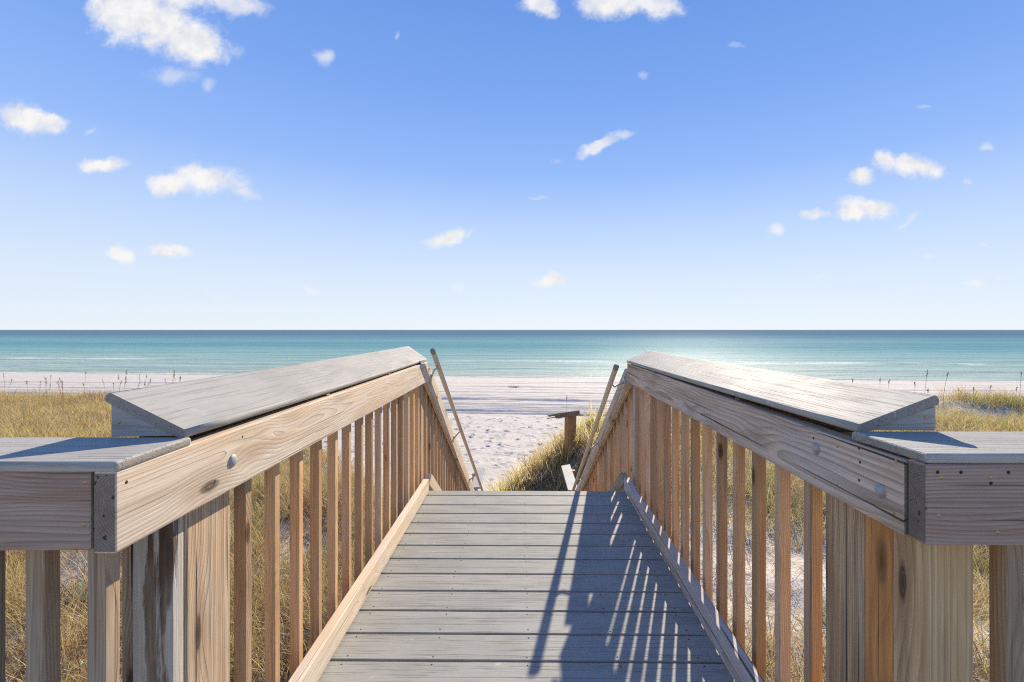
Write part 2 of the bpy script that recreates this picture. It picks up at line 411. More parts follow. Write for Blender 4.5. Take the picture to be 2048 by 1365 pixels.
# right railing
RR = thing('walkway_railing', 'shaded silvery wooden railing with bright glaring grey cap along the right side of the boardwalk', 'railing', (0.72, 0.9, 0.0), 'railings along the boardwalk')
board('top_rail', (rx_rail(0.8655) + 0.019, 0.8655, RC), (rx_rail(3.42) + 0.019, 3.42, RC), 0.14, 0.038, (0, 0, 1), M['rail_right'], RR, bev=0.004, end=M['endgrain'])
cap_board(RR, (0.7265, 1.0025, EZ(-0.202)), (0.906, 1.012, EZ(-0.1375)), (0.800, 3.33, EZ(-0.2155)), (0.970, 3.375, EZ(-0.1439)), 0.021, M['cap'])
def wedge(parent, xi, xo, d, zb, zt, th, mat=None):
    s = -1 if xo < xi else 1
    prism('wedge_block', [(xi, d, zb + 0.002), (xo, d, zb), (xo, d, zt), (xi, d, zb + 0.006)], (xi, d, zb), (0, th, 0), mat or M['cap'], parent, bev=0.001)
wedge(RL, -0.690, -0.829, 0.982, EZ(-0.2215), EZ(-0.153), 0.022)
wedge(RR, 0.752, 0.905, 1.014, EZ(-0.2155), EZ(-0.164), 0.022)
for d in (1.7, 2.5, 3.3):
    wedge(RL, lx_rail(d) - 0.012, lx_rail(d) - 0.098, d, RZ1 + 0.001, EZ(-0.168), 0.03, M['frame'])
    wedge(RR, rx_rail(d) + 0.012, rx_rail(d) + 0.098, d - 0.1, RZ1 + 0.001, EZ(-0.186), 0.03, M['frame'])
# added, unseen boards closing the gap under the tilted caps to keep it dark
board('gap_board', (lx_rail(1.01) - 0.118, 1.01, RZ1 - 0.015), (lx_rail(3.5) - 0.118, 3.5, RZ1 - 0.015), 0.14, 0.026, (0, 0, 1), M['frame'], RL)
board('gap_board', (rx_rail(1.155) + 0.120, 1.155, RZ1 - 0.025), (rx_rail(3.3) + 0.112, 3.3, RZ1 - 0.025), 0.14, 0.026, (0, 0, 1), M['frame'], RR)
for k in range(15):
    d = 1.245 + 0.1495 * k
    put_bal(RL, lx_rail(d) - 0.038 - 0.0165, d + 0.016, -0.135, BAL)
for k in range(15):
    d = 1.225 + 0.1495 * k
    put_bal(RR, rx_rail(d) + 0.038 + 0.0165, d + 0.016, -0.135, BAL)
# posts: (left) stained plank in front of a square post, (right) three posts in a row
def post(parent, x0, x1, d0, d1, mat, z0=-1.7, z1=0.90, label=None, name='post'):
    return board(name, ((x0 + x1) / 2, (d0 + d1) / 2, z1), ((x0 + x1) / 2, (d0 + d1) / 2, z0), abs(x1 - x0), abs(d1 - d0), (1, 0, 0), mat, parent, bev=0.006, label=label)
post(RL, -0.785, -0.703, 0.98, 1.02, M['stained'], label='dark stained plank streaked with white')
post(RL, -0.842, -0.702, 1.022, 1.185, M['post'])
post(RL, lx_rail(3.47) - 0.128, lx_rail(3.47) - 0.040, 3.43, 3.52, M['post'])
post(RR, 0.757, 0.895, 1.022, 1.150, M['post'], label='grey weathered square post with deep cracks')
post(RR, 0.756, 0.845, 0.944, 1.020, M['orange'], label='orange brown post with a dark knot')
post(RR, 0.7535, 0.843, 0.865, 0.942, M['yellow'], label='yellowish smooth corner post')
post(RR, rx_rail(3.4) + 0.040, rx_rail(3.4) + 0.128, 3.34, 3.43, M['rail_right'])
on_rail(-1, 1.125, EZ(-0.310), BOLT, RL, 'bolt')
on_rail(1, 1.135, EZ(-0.284), BOLT, RR, 'bolt')
on_rail(1, 0.925, EZ(-0.3135), BOLT, RR, 'bolt')
def ray_rail(side, px, py):
    """distance at which an image direction meets the rail face"""
    k = (px - 1024) / 950.0
    d = ((-0.668 - 0.0197 * 0.81) / (k - 0.0197)) if side < 0 else ((0.715 - 0.0447 * 0.86) / (k - 0.0447))
    return d, EYE - (py - 660) / 950.0 * d
for px, py, kind in ((1627, 877, 1), (1675, 893, 0), (1718, 897, 1), (1720, 925, 1), (1629, 955, 0), (1675, 970, 0), (1718, 961, 1), (1792, 923, 0), (1788, 1027, 0)):
    d, z = ray_rail(1, px, py); on_rail(1, d, z, HOLE if kind else SCREW, RR, 'screw_hole' if kind else 'screw')
for px, py in ((485, 874), (430, 963), (253, 965)):
    d, z = ray_rail(-1, px, py); on_rail(-1, d, z, HOLE, RL, 'screw_hole')
link('screw', SCREW, None, RL, on_face((-0.812, 0.9815, EZ(-0.1905)), (0, -1, 0)))
link('screw', SCREW, None, RR, on_face((0.883, 1.0135, EZ(-0.187)), (0, -1, 0)))

# ---- railings of the platform the camera stands on
PL = thing('platform_railing', 'near railing at the left edge with a shadow lying across its flat grey cap', 'railing', (-1.4, 0.85, 0.0), 'railings of the near platform')
board('top_rail', (-0.715, 0.826, RC), (-2.35, 0.826, RC), 0.136, 0.038, (0, 0, 1), M['rim'], PL, bev=0.004, end=M['endgrain'])
def flat_cap(parent, x0, x1, d0, d1, zb, sgn, lab=None):
    board('cap_board', (x0, (d0 + d1) / 2, zb + 0.009), (x1, (d0 + d1) / 2, zb + 0.009), d1 - d0, 0.018, (0, 1, 0), M['cap'], parent, bev=0.006, segs=3, end=M['capend'])
flat_cap(PL, -0.664, -2.36, 0.797, 0.986, RZ1 + 0.0005, -1)
PR = thing('platform_railing', 'near railing at the right edge with brass screws in its purplish brown board', 'railing', (1.4, 0.85, 0.0), 'railings of the near platform')
board('top_rail', (0.7178, 0.8435, RC + 0.004), (2.35, 0.8435, RC + 0.004), 0.142, 0.038, (0, 0, 1), M['rim'], PR, bev=0.004, end=M['endgrain'])
flat_cap(PR, 0.7225, 2.36, 0.826, 1.014, RZ1 + 0.0065, 1)
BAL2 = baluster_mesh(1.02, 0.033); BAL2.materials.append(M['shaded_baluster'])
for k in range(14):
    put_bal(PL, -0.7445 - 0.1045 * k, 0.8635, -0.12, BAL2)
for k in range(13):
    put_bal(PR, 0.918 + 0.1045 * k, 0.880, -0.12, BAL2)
post(PL, -2.24, -2.15, 0.875, 0.965, M['post'])
post(PR, 2.15, 2.24, 0.90, 0.99, M['post'])
for px, py, hole in ((170, 965, 0), (168, 1050, 0)):
    link('screw', SCREW, None, PL, on_face(((px - 1024) / 950 * 0.807, 0.807, EYE - (py - 660) / 950 * 0.807), (0, -1, 0)))
for px, py, hole in ((1882, 955, 0), (1875, 945, 1), (1981, 955, 0), (1982, 967, 1), (1877, 1032, 0), (1995, 1065, 0), (1922, 945, 1), (2017, 945, 1)):
    link('screw_hole' if hole else 'screw', HOLE if hole else SCREW, None, PR, on_face(((px - 1024) / 950 * 0.8245, 0.8245, EYE - (py - 660) / 950 * 0.8245), (0, -1, 0)))
for s in (-1, 1):
    for zz in (-0.4,):
        board('rim_joist', (s * 0.75, 0.80, -0.112), (s * 2.3, 0.80, -0.112), 0.17, 0.038, (0, 0, 1), M['frame'], PL if s < 0 else PR)

# ---- stairs
ST = thing('staircase', 'grey stair treads going down from the far end of the boardwalk to the sand', 'staircase', (0.15, 5.2, -2.15))
for k in range(1, 12):
    z = -0.19 * k; y = 3.40 + 0.311 * (k - 1)
    board('tread', (-0.56 + YAW * (y - 3.4), y + 0.13, z - 0.012), (0.83 + YAW * (y - 3.4), y + 0.12, z - 0.012), 0.27, 0.024, (0, 1, 0), M['deck'], ST, bev=0.004)
for x in (-0.545, 0.80):
    board('stringer', (x, 3.42, -0.28), (x + YAW * 3.5, 6.92, -0.28 - 3.5 * SLOPE), 0.20, 0.038, (0, 0, 1), M['frame'], ST)
board('landing', (-0.62, 7.4, -2.10), (1.05, 7.37, -2.10), 1.0, 0.03, (0, 1, 0), M['deck'], ST)

def stair_railing(side, label):
    if side < 0:
        xf = lambda d: -0.615 + 0.020 * (d - 3.5); d0 = 3.50
    else:
        xf = lambda d: 0.8295 + 0.0227 * (d - 3.42); d0 = 3.425
    R = thing('stair_railing', label, 'railing', (xf(5.2) + side * 0.05, 5.2, -2.0), 'railings of the stairs')
    zt = lambda d: RZ1 - SLOPE * (d - d0)
    d1 = 7.05
    cs = math.cos(math.atan(SLOPE)); half = 0.07 / cs
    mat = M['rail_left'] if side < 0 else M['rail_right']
    board('top_rail', (xf(d0) + side * 0.019, d0 + 0.004, zt(d0) - half), (xf(d1) + side * 0.019, d1, zt(d1) - half), 0.14, 0.038, (0, 0, 1), mat, R, sa=(0, 0.07 * SLOPE), sb=(0, 0.07 * SLOPE))
    # second, lower board behind the balusters
    board('lower_rail', (xf(d0 + .06) + side * (0.0385 + 0.0315 + 0.019), d0 + 0.06, zt(d0 + .06) - half - 0.05), (xf(d1) + side * 0.089, d1, zt(d1) - half - 0.05), 0.14, 0.038, (0, 0, 1), M['rim'], R, sa=(0, 0.07 * SLOPE), sb=(0, 0.07 * SLOPE))
    zk = lambda d: 0.128 - SLOPE * (d - 3.40)
    dk = 3.395 if side < 0 else 3.36
    xk = (lambda d: lx_kick(3.35) + 0.02 * (d - 3.35)) if side < 0 else (lambda d: rx_kick(3.3) + 0.0227 * (d - 3.3))
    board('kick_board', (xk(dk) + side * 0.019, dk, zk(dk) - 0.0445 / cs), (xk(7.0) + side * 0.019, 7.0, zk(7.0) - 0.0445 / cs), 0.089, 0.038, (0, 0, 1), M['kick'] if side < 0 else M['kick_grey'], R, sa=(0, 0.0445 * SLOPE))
    b = baluster_mesh(0.93); b.materials.append(M['baluster'])
    for k in range(23):
        d = d0 + 0.14 + 0.148 * k
        put_bal(R, xf(d) + side * (0.0385 + 0.0165), d, zt(d) - 0.06 - 0.93, b)
    for d in (5.2, 6.99):
        post(R, xf(d) + side * 0.072, xf(d) + side * 0.16, d - 0.045, d + 0.045, M['post'], z0=zt(d) - 1.8, z1=zt(d) - 0.2)
    return R
SL = stair_railing(-1, 'wooden stair railing going down the left side of the steps')
SR = stair_railing(1, 'wooden stair railing going down the right side of the steps, grey boards in shade')

def grab_rail(side, a, b, ts, label):
    a, b = Vector(a), Vector(b)
    H = thing('handrail', label, 'handrail', a.lerp(b, 0.5) - Vector((0, 0, 0.6)), 'pipe handrails of the stairs')
    bm = bmesh.new()
    dv = (b - a).normalized()
    tube_bm(bm, [a, a.lerp(b, 0.25), a.lerp(b, 0.5), a.lerp(b, 0.75), b], 0.0185, 18)
    bm_obj('pipe', bm, M['pipe'], H, a)
    bm = bmesh.new()
    tube_bm(bm, [a - dv * 0.016, a - dv * 0.012, a + dv * 0.016], [0.014, 0.0195, 0.0195], 18)
    bm_obj('end_cap', bm, M['end_metal'], H, a)
    for t in ts:
        p = a.lerp(b, t)
        d = p.y
        xr = (-0.615 + 0.020 * (d - 3.5)) if side < 0 else (0.8295 + 0.0227 * (d - 3.42))
        if side < 0: zr = RZ1 - SLOPE * max(0, d - 3.5)
        else: zr = RZ1 - SLOPE * max(0, d - 3.425)
        w = Vector((xr - side * 0.004, d + 0.03, max(zr - 0.11, p.z - 0.16) if side > 0 else zr - 0.09))
        bm = bmesh.new()
        mid = Vector((p.x + side * 0.02, p.y, p.z - 0.055))
        tube_bm(bm, [p - Vector((0, 0, 0.016)), p - Vector((0, 0, 0.04)), mid, mid.lerp(w, 0.6), w], 0.0075, 10)
        tube_bm(bm, [w - Vector((side * 0.003, 0, 0)), w + Vector((side * 0.005, 0, 0))], 0.034, 18)
        bm_obj('bracket', bm, M['bracket'], H, w)
    return H
grab_rail(-1, (-0.5655, 3.40, EZ(-0.154)), (-0.437, 7.16, EZ(-0.154 - 0.61 * 3.76)), (0.04, 0.36, 0.74), 'sandy pipe handrail on the left of the stairs, its upper end standing above the railing')
grab_rail(1, (0.727, 3.32, EZ(-0.262)), (0.840, 6.62, EZ(-0.262 - 0.61 * 3.30)), (0.05, 0.42, 0.76), 'sandy pipe handrail on the right of the stairs')

# level railings at the foot of the stairs
def landing_railing(side, xc, d0, d1, z, label):
    R = thing('landing_railing', label, 'railing', (xc, (d0 + d1) / 2, -2.1), 'pale capped railings at the foot of the stairs')
    c = board('cap_board', (xc - 0.0215 * (d1 - d0), d0, z), (xc, d1, z), 0.155, 0.026, (1, 0, 0), M['pale_cap'], R, bev=0.005, sb=(0, 0.05 * side))
    board('top_rail', (xc - 0.0215 * (d1 - d0) + side * 0.03, d0, z - 0.084), (xc + side * 0.03, d1 - 0.06, z - 0.084), 0.14, 0.038, (0, 0, 1), M['rail_right'], R)
    for d in (d0 + 0.1, d1 - 0.15):
        post(R, xc + side * 0.05, xc + side * 0.139, d - 0.045, d + 0.045, M['post'], z0=-2.9, z1=z - 0.03)
landing_railing(-1, -0.515, 7.02, 8.0, EZ(-2.34), 'pale level cap of the low railing left of the stair foot')
landing_railing(1, 0.895, 6.70, 7.95, EZ(-2.275), 'pale level cap of the low railing right of the stair foot')

# ------------------------------------------------------------------ sand: one height field
def sm(a, b, x):
    t = np.clip((x - a) / (b - a), 0, 1); return t * t * (3 - 2 * t)
class VNoise:
    def __init__(self, seed): self.g = np.random.default_rng(seed).random((256, 256))
    def __call__(self, x, y):
        xi = np.floor(x).astype(int); yi = np.floor(y).astype(int); fx = x - xi; fy = y - yi
        fx = fx * fx * (3 - 2 * fx); fy = fy * fy * (3 - 2 * fy)
        g = self.g; a = g[xi % 256, yi % 256]; b = g[(xi + 1) % 256, yi % 256]; c = g[xi % 256, (yi + 1) % 256]; d = g[(xi + 1) % 256, (yi + 1) % 256]
        return (a * (1 - fx) + b * fx) * (1 - fy) + (c * (1 - fx) + d * fx) * fy
n1, n2, n3, n4 = VNoise(1), VNoise(2), VNoise(3), VNoise(4)
def fbm(n, x, y, o=4):
    s = 0; a = 0.5
    for i in range(o): s = s + a * n(x * 2 ** i + 17.3 * i, y * 2 ** i + 5.1 * i); a *= 0.5
    return s
LX = [-60, -30, -17, -8, -4, -2.6, -1.7, -1.0, -0.6]; LY = [23, 20.5, 19.0, 15.5, 11.0, 8.6, 6.6, 5.0, 4.2]
RX = [-0.75, -0.45, 0.2, 0.8, 1.6, 4, 10, 20, 30, 60]; RY = [4.5, 8.6, 10.2, 11.0, 12.2, 12.3, 13.3, 15.5, 17, 20]
def edge(x): return np.where(x < -0.75, np.interp(x, LX, LY), np.interp(x, RX, RY))
def dune_mask(x, y):
    s = edge(x) - y + (fbm(n1, x * 0.6, y * 0.6) - 0.47) * 2.2
    return sm(-1.1, 1.3, s), s
def beach(x, y):
    yy = y + 0.095 * x
    return EYE + np.interp(yy, [-10, 8, 14, 22, 34, 43, 50, 60], [-3.45, -3.5, -3.72, -3.85, -4.02, -4.36, -4.75, -5.2])
TR = [(22.0, .07, .13), (22.7, .10, .20), (23.9, .06, .13), (24.5, .05, .1), (23.3, .05, .12), (25.1, .07, .16), (26.0, .04, .12), (27.0, .10, .24), (27.6, .05, .14), (28.3, .04, .12), (29.0, .04, .15), (30.3, .06, .2), (32.0, .03, .15), (33.8, .06, .25), (36.5, .04, .2), (38.5, .06, .3), (40.2, .03, .2)]
FP = []
fr_ = np.random.default_rng(5)
for _ in range(1500):
    FP.append((fr_.uniform(-7, 9), fr_.uniform(8.5, 21), fr_.uniform(.08, .15), fr_.uniform(.015, .055), fr_.uniform(0, 3.14)))
def height(x, y, fine=True):
    D, s = dune_mask(x, y)
    b = beach(x, y)
    dz = np.where(x < 0, -2.30, -2.12) + (fbm(n2, x * 0.35, y * 0.35) - 0.47) * 0.75 + (fbm(n3, x * 1.3, y * 1.3, 3) - 0.44) * 0.22
    mcap = np.interp(x, [-1.2, -0.7, -0.2, 0.35, 0.9, 1.65, 2.4], [-3.65, -3.38, -3.15, -2.90, -2.62, -2.30, 0]) + (fbm(n3, x * 1.1 + 9, y * 1.1, 3) - 0.44) * 0.45
    dz = np.where((y > 6.5) & (x > -1.0), np.minimum(dz, mcap), dz)
    dz = EYE + dz + 0.05 * np.clip(y - 10, 0, 6) * np.where(x > 0, 0.6, -1.0)
    z = b + (np.maximum(dz, b + 0.2) - b) * D
    carve = EYE + np.interp(y, [2.6, 3.4, 7.0, 8.2, 9.2, 10.5], [-2.0, -2.3, -3.35, -3.40, -2.9, -1.5]) + np.clip(np.abs(x - 0.18) - 1.15, 0, 9) * 1.2
    z = np.where(y > 2.6, np.minimum(z, carve), z)
    if fine:
        off = 0.35 * np.sin(x * 0.11 + 0.6) + (fbm(n3, x * 0.25, y * 0.0 + 3.3) - .47) * 0.8
        k = (1 - D)
        for (yc, a, w) in TR:
            amp = 0.75 * a * (0.3 + 1.2 * fbm(n4, x * 0.3 + yc * 3, yc + 0 * x, 3))
            u = (y + 0.075 * x + off * (0.6 + 0.4 * math.sin(yc)) - yc) / w
            z = z + k * amp * (np.exp(-u * u) - 0.75 * np.exp(-(u + 1.7) ** 2))
        z = z + k * (fbm(n2, x * 1.1, y * 1.7, 4) - 0.47) * 0.05 * sm(8, 12, y) * sm(40, 30, y)
        z = z + (fbm(n4, x * 4.0, y * 4.0, 3) - 0.44) * 0.02 * sm(24, 14, y)
    return z
def footprints(X, Y, Z, xs, ys):
    for (fx, fy, r, dp, an) in FP:
        Dm, _ = dune_mask(np.array([fx]), np.array([fy]))
        if Dm[0] > 0.15: continue
        i0, i1 = np.searchsorted(xs, (fx - 3 * r, fx + 3 * r)); j0, j1 = np.searchsorted(ys, (fy - 3 * r, fy + 3 * r))
        if i1 <= i0 or j1 <= j0: continue
        x = X[j0:j1, i0:i1] - fx; y = Y[j0:j1, i0:i1] - fy
        u = (x * math.cos(an) + y * math.sin(an)) / r; v = (-x * math.sin(an) + y * math.cos(an)) / (r * 0.6)
        q = u * u + v * v
        Z[j0:j1, i0:i1] += dp * (-1.2 * np.exp(-q * 1.4) + 0.55 * np.exp(-(np.sqrt(q) - 1.35) ** 2 * 5))
def grid_mesh(name, xs, ys, Z):
    nx, ny = len(xs), len(ys); X, Y = np.meshgrid(xs, ys)
    co = np.stack([X, Y, Z], -1).reshape(-1, 3).astype(np.float32)
    i, j = np.meshgrid(np.arange(nx - 1), np.arange(ny - 1)); a = (j * nx + i).reshape(-1)
    q = np.stack([a, a + 1, a + nx + 1, a + nx], -1).astype(np.int32)
    return raw_mesh(name, co, q, smooth=True)
def raw_mesh(name, co, faces, smooth=False, mats=None):
    me = bpy.data.meshes.new(name); k = faces.shape[1]
    me.vertices.add(len(co)); me.vertices.foreach_set('co', co.astype(np.float32).reshape(-1))
    me.loops.add(faces.size); me.loops.foreach_set('vertex_index', faces.astype(np.int32).reshape(-1))
    me.polygons.add(len(faces)); me.polygons.foreach_set('loop_start', np.arange(0, faces.size, k, dtype=np.int32))
    if smooth: me.polygons.foreach_set('use_smooth', np.ones(len(faces), dtype=bool))
    me.update(calc_edges=True); me.validate()
    return me
xs = np.unique(np.concatenate([np.arange(-9, 11, 0.075), np.arange(-26, 26, 0.22), np.arange(-70, 70, 0.8)]).round(3))
ys = np.unique(np.concatenate([np.arange(-6, 9, 0.14), np.arange(9, 20, 0.075), np.arange(20, 38, 0.085), np.arange(38, 62, 0.5)]).round(3))
X, Y = np.meshgrid(xs, ys)
Z = height(X, Y); footprints(X, Y, Z, xs, ys)
def sand_material():
    mt, N = material('white_sand')
    p = N.n('ShaderNodeNewGeometry', out=None).outputs['Position']
    ps = N.n('ShaderNodeSeparateXYZ', [p], out=None).outputs
    a = N.noise(p, 2.2, 5.0, 0.6); b = N.noise(p, 60.0, 3.0, 0.6); g = N.noise(p, 420.0, 2.0, 0.5)
    c = N.mixc(N.rng(a, 0.35, 0.7), (0.58, 0.53, 0.465), (0.505, 0.455, 0.39))
    c = N.mixc(N.rng(b, 0.5, 0.75, 0.0, 0.35), c, (0.50, 0.45, 0.39))
    # bits of dark wrack in thin lines along the beach
    w = N.noise(N.v('MULTIPLY', p, (0.8, 7.0, 1.0)), 1.0, 5.0, 0.7)
    c = N.mixc(N.m('MULTIPLY', N.rng(w, 0.66, 0.74), N.rng(ps[1], 14.0, 24.0, 0.0, 0.5)), c, (0.30, 0.26, 0.22))
    # wet sand by the water
    sh = N.m('ADD', ps[1], N.m('MULTIPLY', ps[0], 0.095))
    wet = N.rng(N.m('ADD', sh, N.m('MULTIPLY', N.noise(N.v('MULTIPLY', p, (0.1, 0.3, 1)), 1.0, 3.0, 0.6), 3.0)), 43.2, 44.6)
    c = N.mixc(N.m('MULTIPLY', wet, 0.55), c, (0.42, 0.37, 0.31))
    # leaf litter under the dune grass
    h = N.rng(ps[2], -2.1, -1.5)
    lit = N.m('MULTIPLY', N.rng(N.noise(p, 7.0, 6.0, 0.75), 0.50, 0.66), N.m('MULTIPLY', h, 0.8))
    c = N.mixc(lit, c, (0.17, 0.115, 0.07))
    hh = N.m('ADD', N.m('MULTIPLY', b, 0.5), N.m('MULTIPLY', g, 0.25))
    hh = N.m('ADD', hh, N.m('MULTIPLY', N.noise(p, 14.0, 4.0, 0.6), 1.4))
    finish(N, c, 0.9, N.bump(hh, 0.5, 0.02), 0.15)
    return mt
sand = link('sand', grid_mesh('sand', xs, ys, Z), sand_material()); tag(sand, kind='structure')

# ------------------------------------------------------------------ sea
SEA = EYE - 4.40
def sea_material():
    mt, N = material('gulf_water')
    p = N.n('ShaderNodeNewGeometry', out=None).outputs['Position']
    ps = N.n('ShaderNodeSeparateXYZ', [p], out=None).outputs
    sh = N.m('ADD', ps[1], N.m('MULTIPLY', ps[0], 0.095))
    wob = N.noise(N.v('MULTIPLY', p, (0.006, 0.02, 1.0)), 1.0, 4.0, 0.6)
    d = N.m('MULTIPLY', sh, N.m('ADD', 0.72, N.m('MULTIPLY', wob, 0.56)))
    lg = N.m('DIVIDE', N.m('LOGARITHM', N.m('MAXIMUM', d, 40.0), 10.0), 4.0)     # 40 m .. 10 km
    pos = lambda q: math.log10(q) / 4.0
    c = N.ramp(lg, [(pos(40), (0.42, 0.43, 0.35)), (pos(47), (0.31, 0.40, 0.35)), (pos(66), (0.28, 0.40, 0.36)), (pos(95), (0.205, 0.36, 0.35)),
                    (pos(125), (0.125, 0.285, 0.315)), (pos(190), (0.175, 0.32, 0.345)), (pos(300), (0.13, 0.245, 0.295)), (pos(480), (0.11, 0.19, 0.25)), (pos(2500), (0.155, 0.21, 0.26))])
    # streaks of wind and current
    st = N.noise(N.v('MULTIPLY', p, (0.012, 0.11, 1.0)), 1.0, 5.0, 0.65)
    c = N.mixc(N.rng(st, 0.45, 0.7, 0.0, 0.3), c, (0.03, 0.17, 0.21))
    c = N.mixc(N.rng(st, 0.45, 0.25, 0.0, 0.28), c, (0.30, 0.48, 0.48))
    # foam: thin broken lines along the low breakers and at the edge
    fo = None
    brk = N.noise(N.v('MULTIPLY', p, (0.045, 0.0, 0.0)), 1.0, 3.0, 0.6)
    wv = N.noise(N.v('MULTIPLY', p, (0.05, 0.0, 0.0)), 1.0, 2.0, 0.5)
    fine = N.noise(N.v('MULTIPLY', p, (1.6, 2.4, 1.0)), 1.0, 4.0, 0.7)
    for i, (yc, w, thr) in enumerate(((44.3, 0.5, 0.36), (47.5, 0.55, 0.55), (53.5, 0.6, 0.57), (66.0, 2.4, 0.47), (71, 1.2, 0.56))):
        u = N.m('ABSOLUTE', N.m('DIVIDE', N.m('SUBTRACT', N.m('ADD', sh, N.m('MULTIPLY', wv, 3.0 + i)), yc + 1.5 + 0.5 * i), w))
        b2 = N.noise(N.v('ADD', N.v('MULTIPLY', p, (0.04, 0.0, 0.0)), (7.7 * i, 1.0, 0.0)), 1.0, 3.0, 0.6)
        f = N.m('MULTIPLY', N.rng(u, 1.0, 0.25), N.rng(b2, thr, thr + 0.10))
        f = N.m('MULTIPLY', f, N.rng(fine, 0.32, 0.55))
        fo = f if fo is None else N.m('MAXIMUM', fo, f)
    c = N.mixc(N.m('MULTIPLY', fo, 0.62), c, (0.80, 0.80, 0.78))
    w1 = N.noise(N.v('MULTIPLY', p, (0.35, 1.1, 1.0)), 1.0, 4.0, 0.6)
    w2 = N.noise(N.v('MULTIPLY', p, (0.06, 0.22, 1.0)), 1.0, 3.0, 0.5)
    w3 = N.noise(N.v('MULTIPLY', p, (2.5, 5.0, 1.0)), 1.0, 3.0, 0.6)
    hh = N.m('ADD', N.m('ADD', N.m('MULTIPLY', w1, 0.45), N.m('MULTIPLY', w2, 1.6)), N.m('MULTIPLY', w3, 0.10))
    nb = N.bump(hh, 1.0, 0.5)
    df = N.n('ShaderNodeBsdfDiffuse', {'Color': c, 'Normal': nb})
    gl = N.n('ShaderNodeBsdfGlossy', {'Color': (1, 1, 1, 1), 'Roughness': 0.60, 'Normal': nb})
    g2 = N.n('ShaderNodeBsdfGlossy', {'Color': (1, 1, 1, 1), 'Roughness': 0.25, 'Normal': N.bump(hh, 1.0, 0.9)})
    near = N.m('DIVIDE', 43.0, N.m('MAXIMUM', sh, 43.0))
    mx = N.n('ShaderNodeMixShader', [N.m('MULTIPLY', near, 0.05), df, gl])
    mx = N.n('ShaderNodeMixShader', [N.m('MULTIPLY', near, 0.006), mx, g2])
    N.n('ShaderNodeOutputMaterial', [mx], out=None)
    return mt
sy = np.concatenate([np.arange(38, 90, 0.5), np.geomspace(90, 24000, 60)])
sx = np.concatenate([-np.geomspace(400, 26000, 10)[::-1], np.arange(-380, 381, 10), np.geomspace(400, 26000, 10)])
XX, YY = np.meshgrid(sx, sy)
def swell(x, y):
    s = y + 0.095 * x + (fbm(n1, x * 0.03, y * 0.0) - .47) * 6
    return 0.10 * np.exp(-((s - 66.5) / 1.3) ** 2) + 0.05 * np.exp(-((s - 54) / 1.0) ** 2) + 0.035 * np.exp(-((s - 48) / .8) ** 2)
sea = link('sea', grid_mesh('sea', sx, sy, SEA + swell(XX, YY)), sea_material()); tag(sea, kind='structure')

# ------------------------------------------------------------------ dune grass
def grass_material(name, stops, trans=0.45):
    mt, N = material(name)
    isl = N.n('ShaderNodeNewGeometry', out=None).outputs
    p = isl['Position']
    big = N.noise(p, 0.55, 3.0, 0.6)
    f = N.m('ADD', N.m('MULTIPLY', isl['Random Per Island'], 0.5), N.m('ADD', N.m('MULTIPLY', N.m('SUBTRACT', big, 0.5), 1.1), N.m('MULTIPLY', N.m('SUBTRACT', N.noise(p, 4.5, 2.0, 0.5), 0.5), 1.0)))
    f = N.m('ADD', f, 0.185)
    c = N.ramp(f, stops)
    d = N.n('ShaderNodeBsdfPrincipled', {'Base Color': c, 'Roughness': 0.5, 'Specular IOR Level': 0.3})
    t = N.n('ShaderNodeBsdfTranslucent', {'Color': c})
    N.n('ShaderNodeOutputMaterial', [N.n('ShaderNodeMixShader', [trans, d, t])], out=None)
    return mt
GM = grass_material('dune_grass', [(0.0, (0.13, 0.08, 0.04)), (0.16, (0.30, 0.17, 0.085)), (0.32, (0.58, 0.43, 0.22)), (0.5, (0.68, 0.53, 0.23)), (0.66, (0.50, 0.40, 0.13)), (0.82, (0.32, 0.30, 0.09)), (1.0, (0.19, 0.21, 0.065))], 0.35)
GR = grass_material('green_grass', [(0.0, (0.16, 0.10, 0.05)), (0.18, (0.38, 0.25, 0.135)), (0.38, (0.60, 0.48, 0.25)), (0.56, (0.52, 0.44, 0.17)), (0.76, (0.36, 0.355, 0.11)), (1.0, (0.20, 0.23, 0.07))], 0.45)
GMO = grass_material('mound_grass', [(0.0, (0.22, 0.13, 0.07)), (0.15, (0.46, 0.32, 0.17)), (0.34, (0.80, 0.66, 0.36)), (0.52, (0.74, 0.63, 0.22)), (0.74, (0.50, 0.50, 0.12)), (1.0, (0.28, 0.33, 0.08))], 0.6)
GB = grass_material('dead_litter', [(0.0, (0.10, 0.065, 0.04)), (0.4, (0.24, 0.14, 0.085)), (0.7, (0.36, 0.25, 0.16)), (1.0, (0.45, 0.36, 0.26))], 0.2)

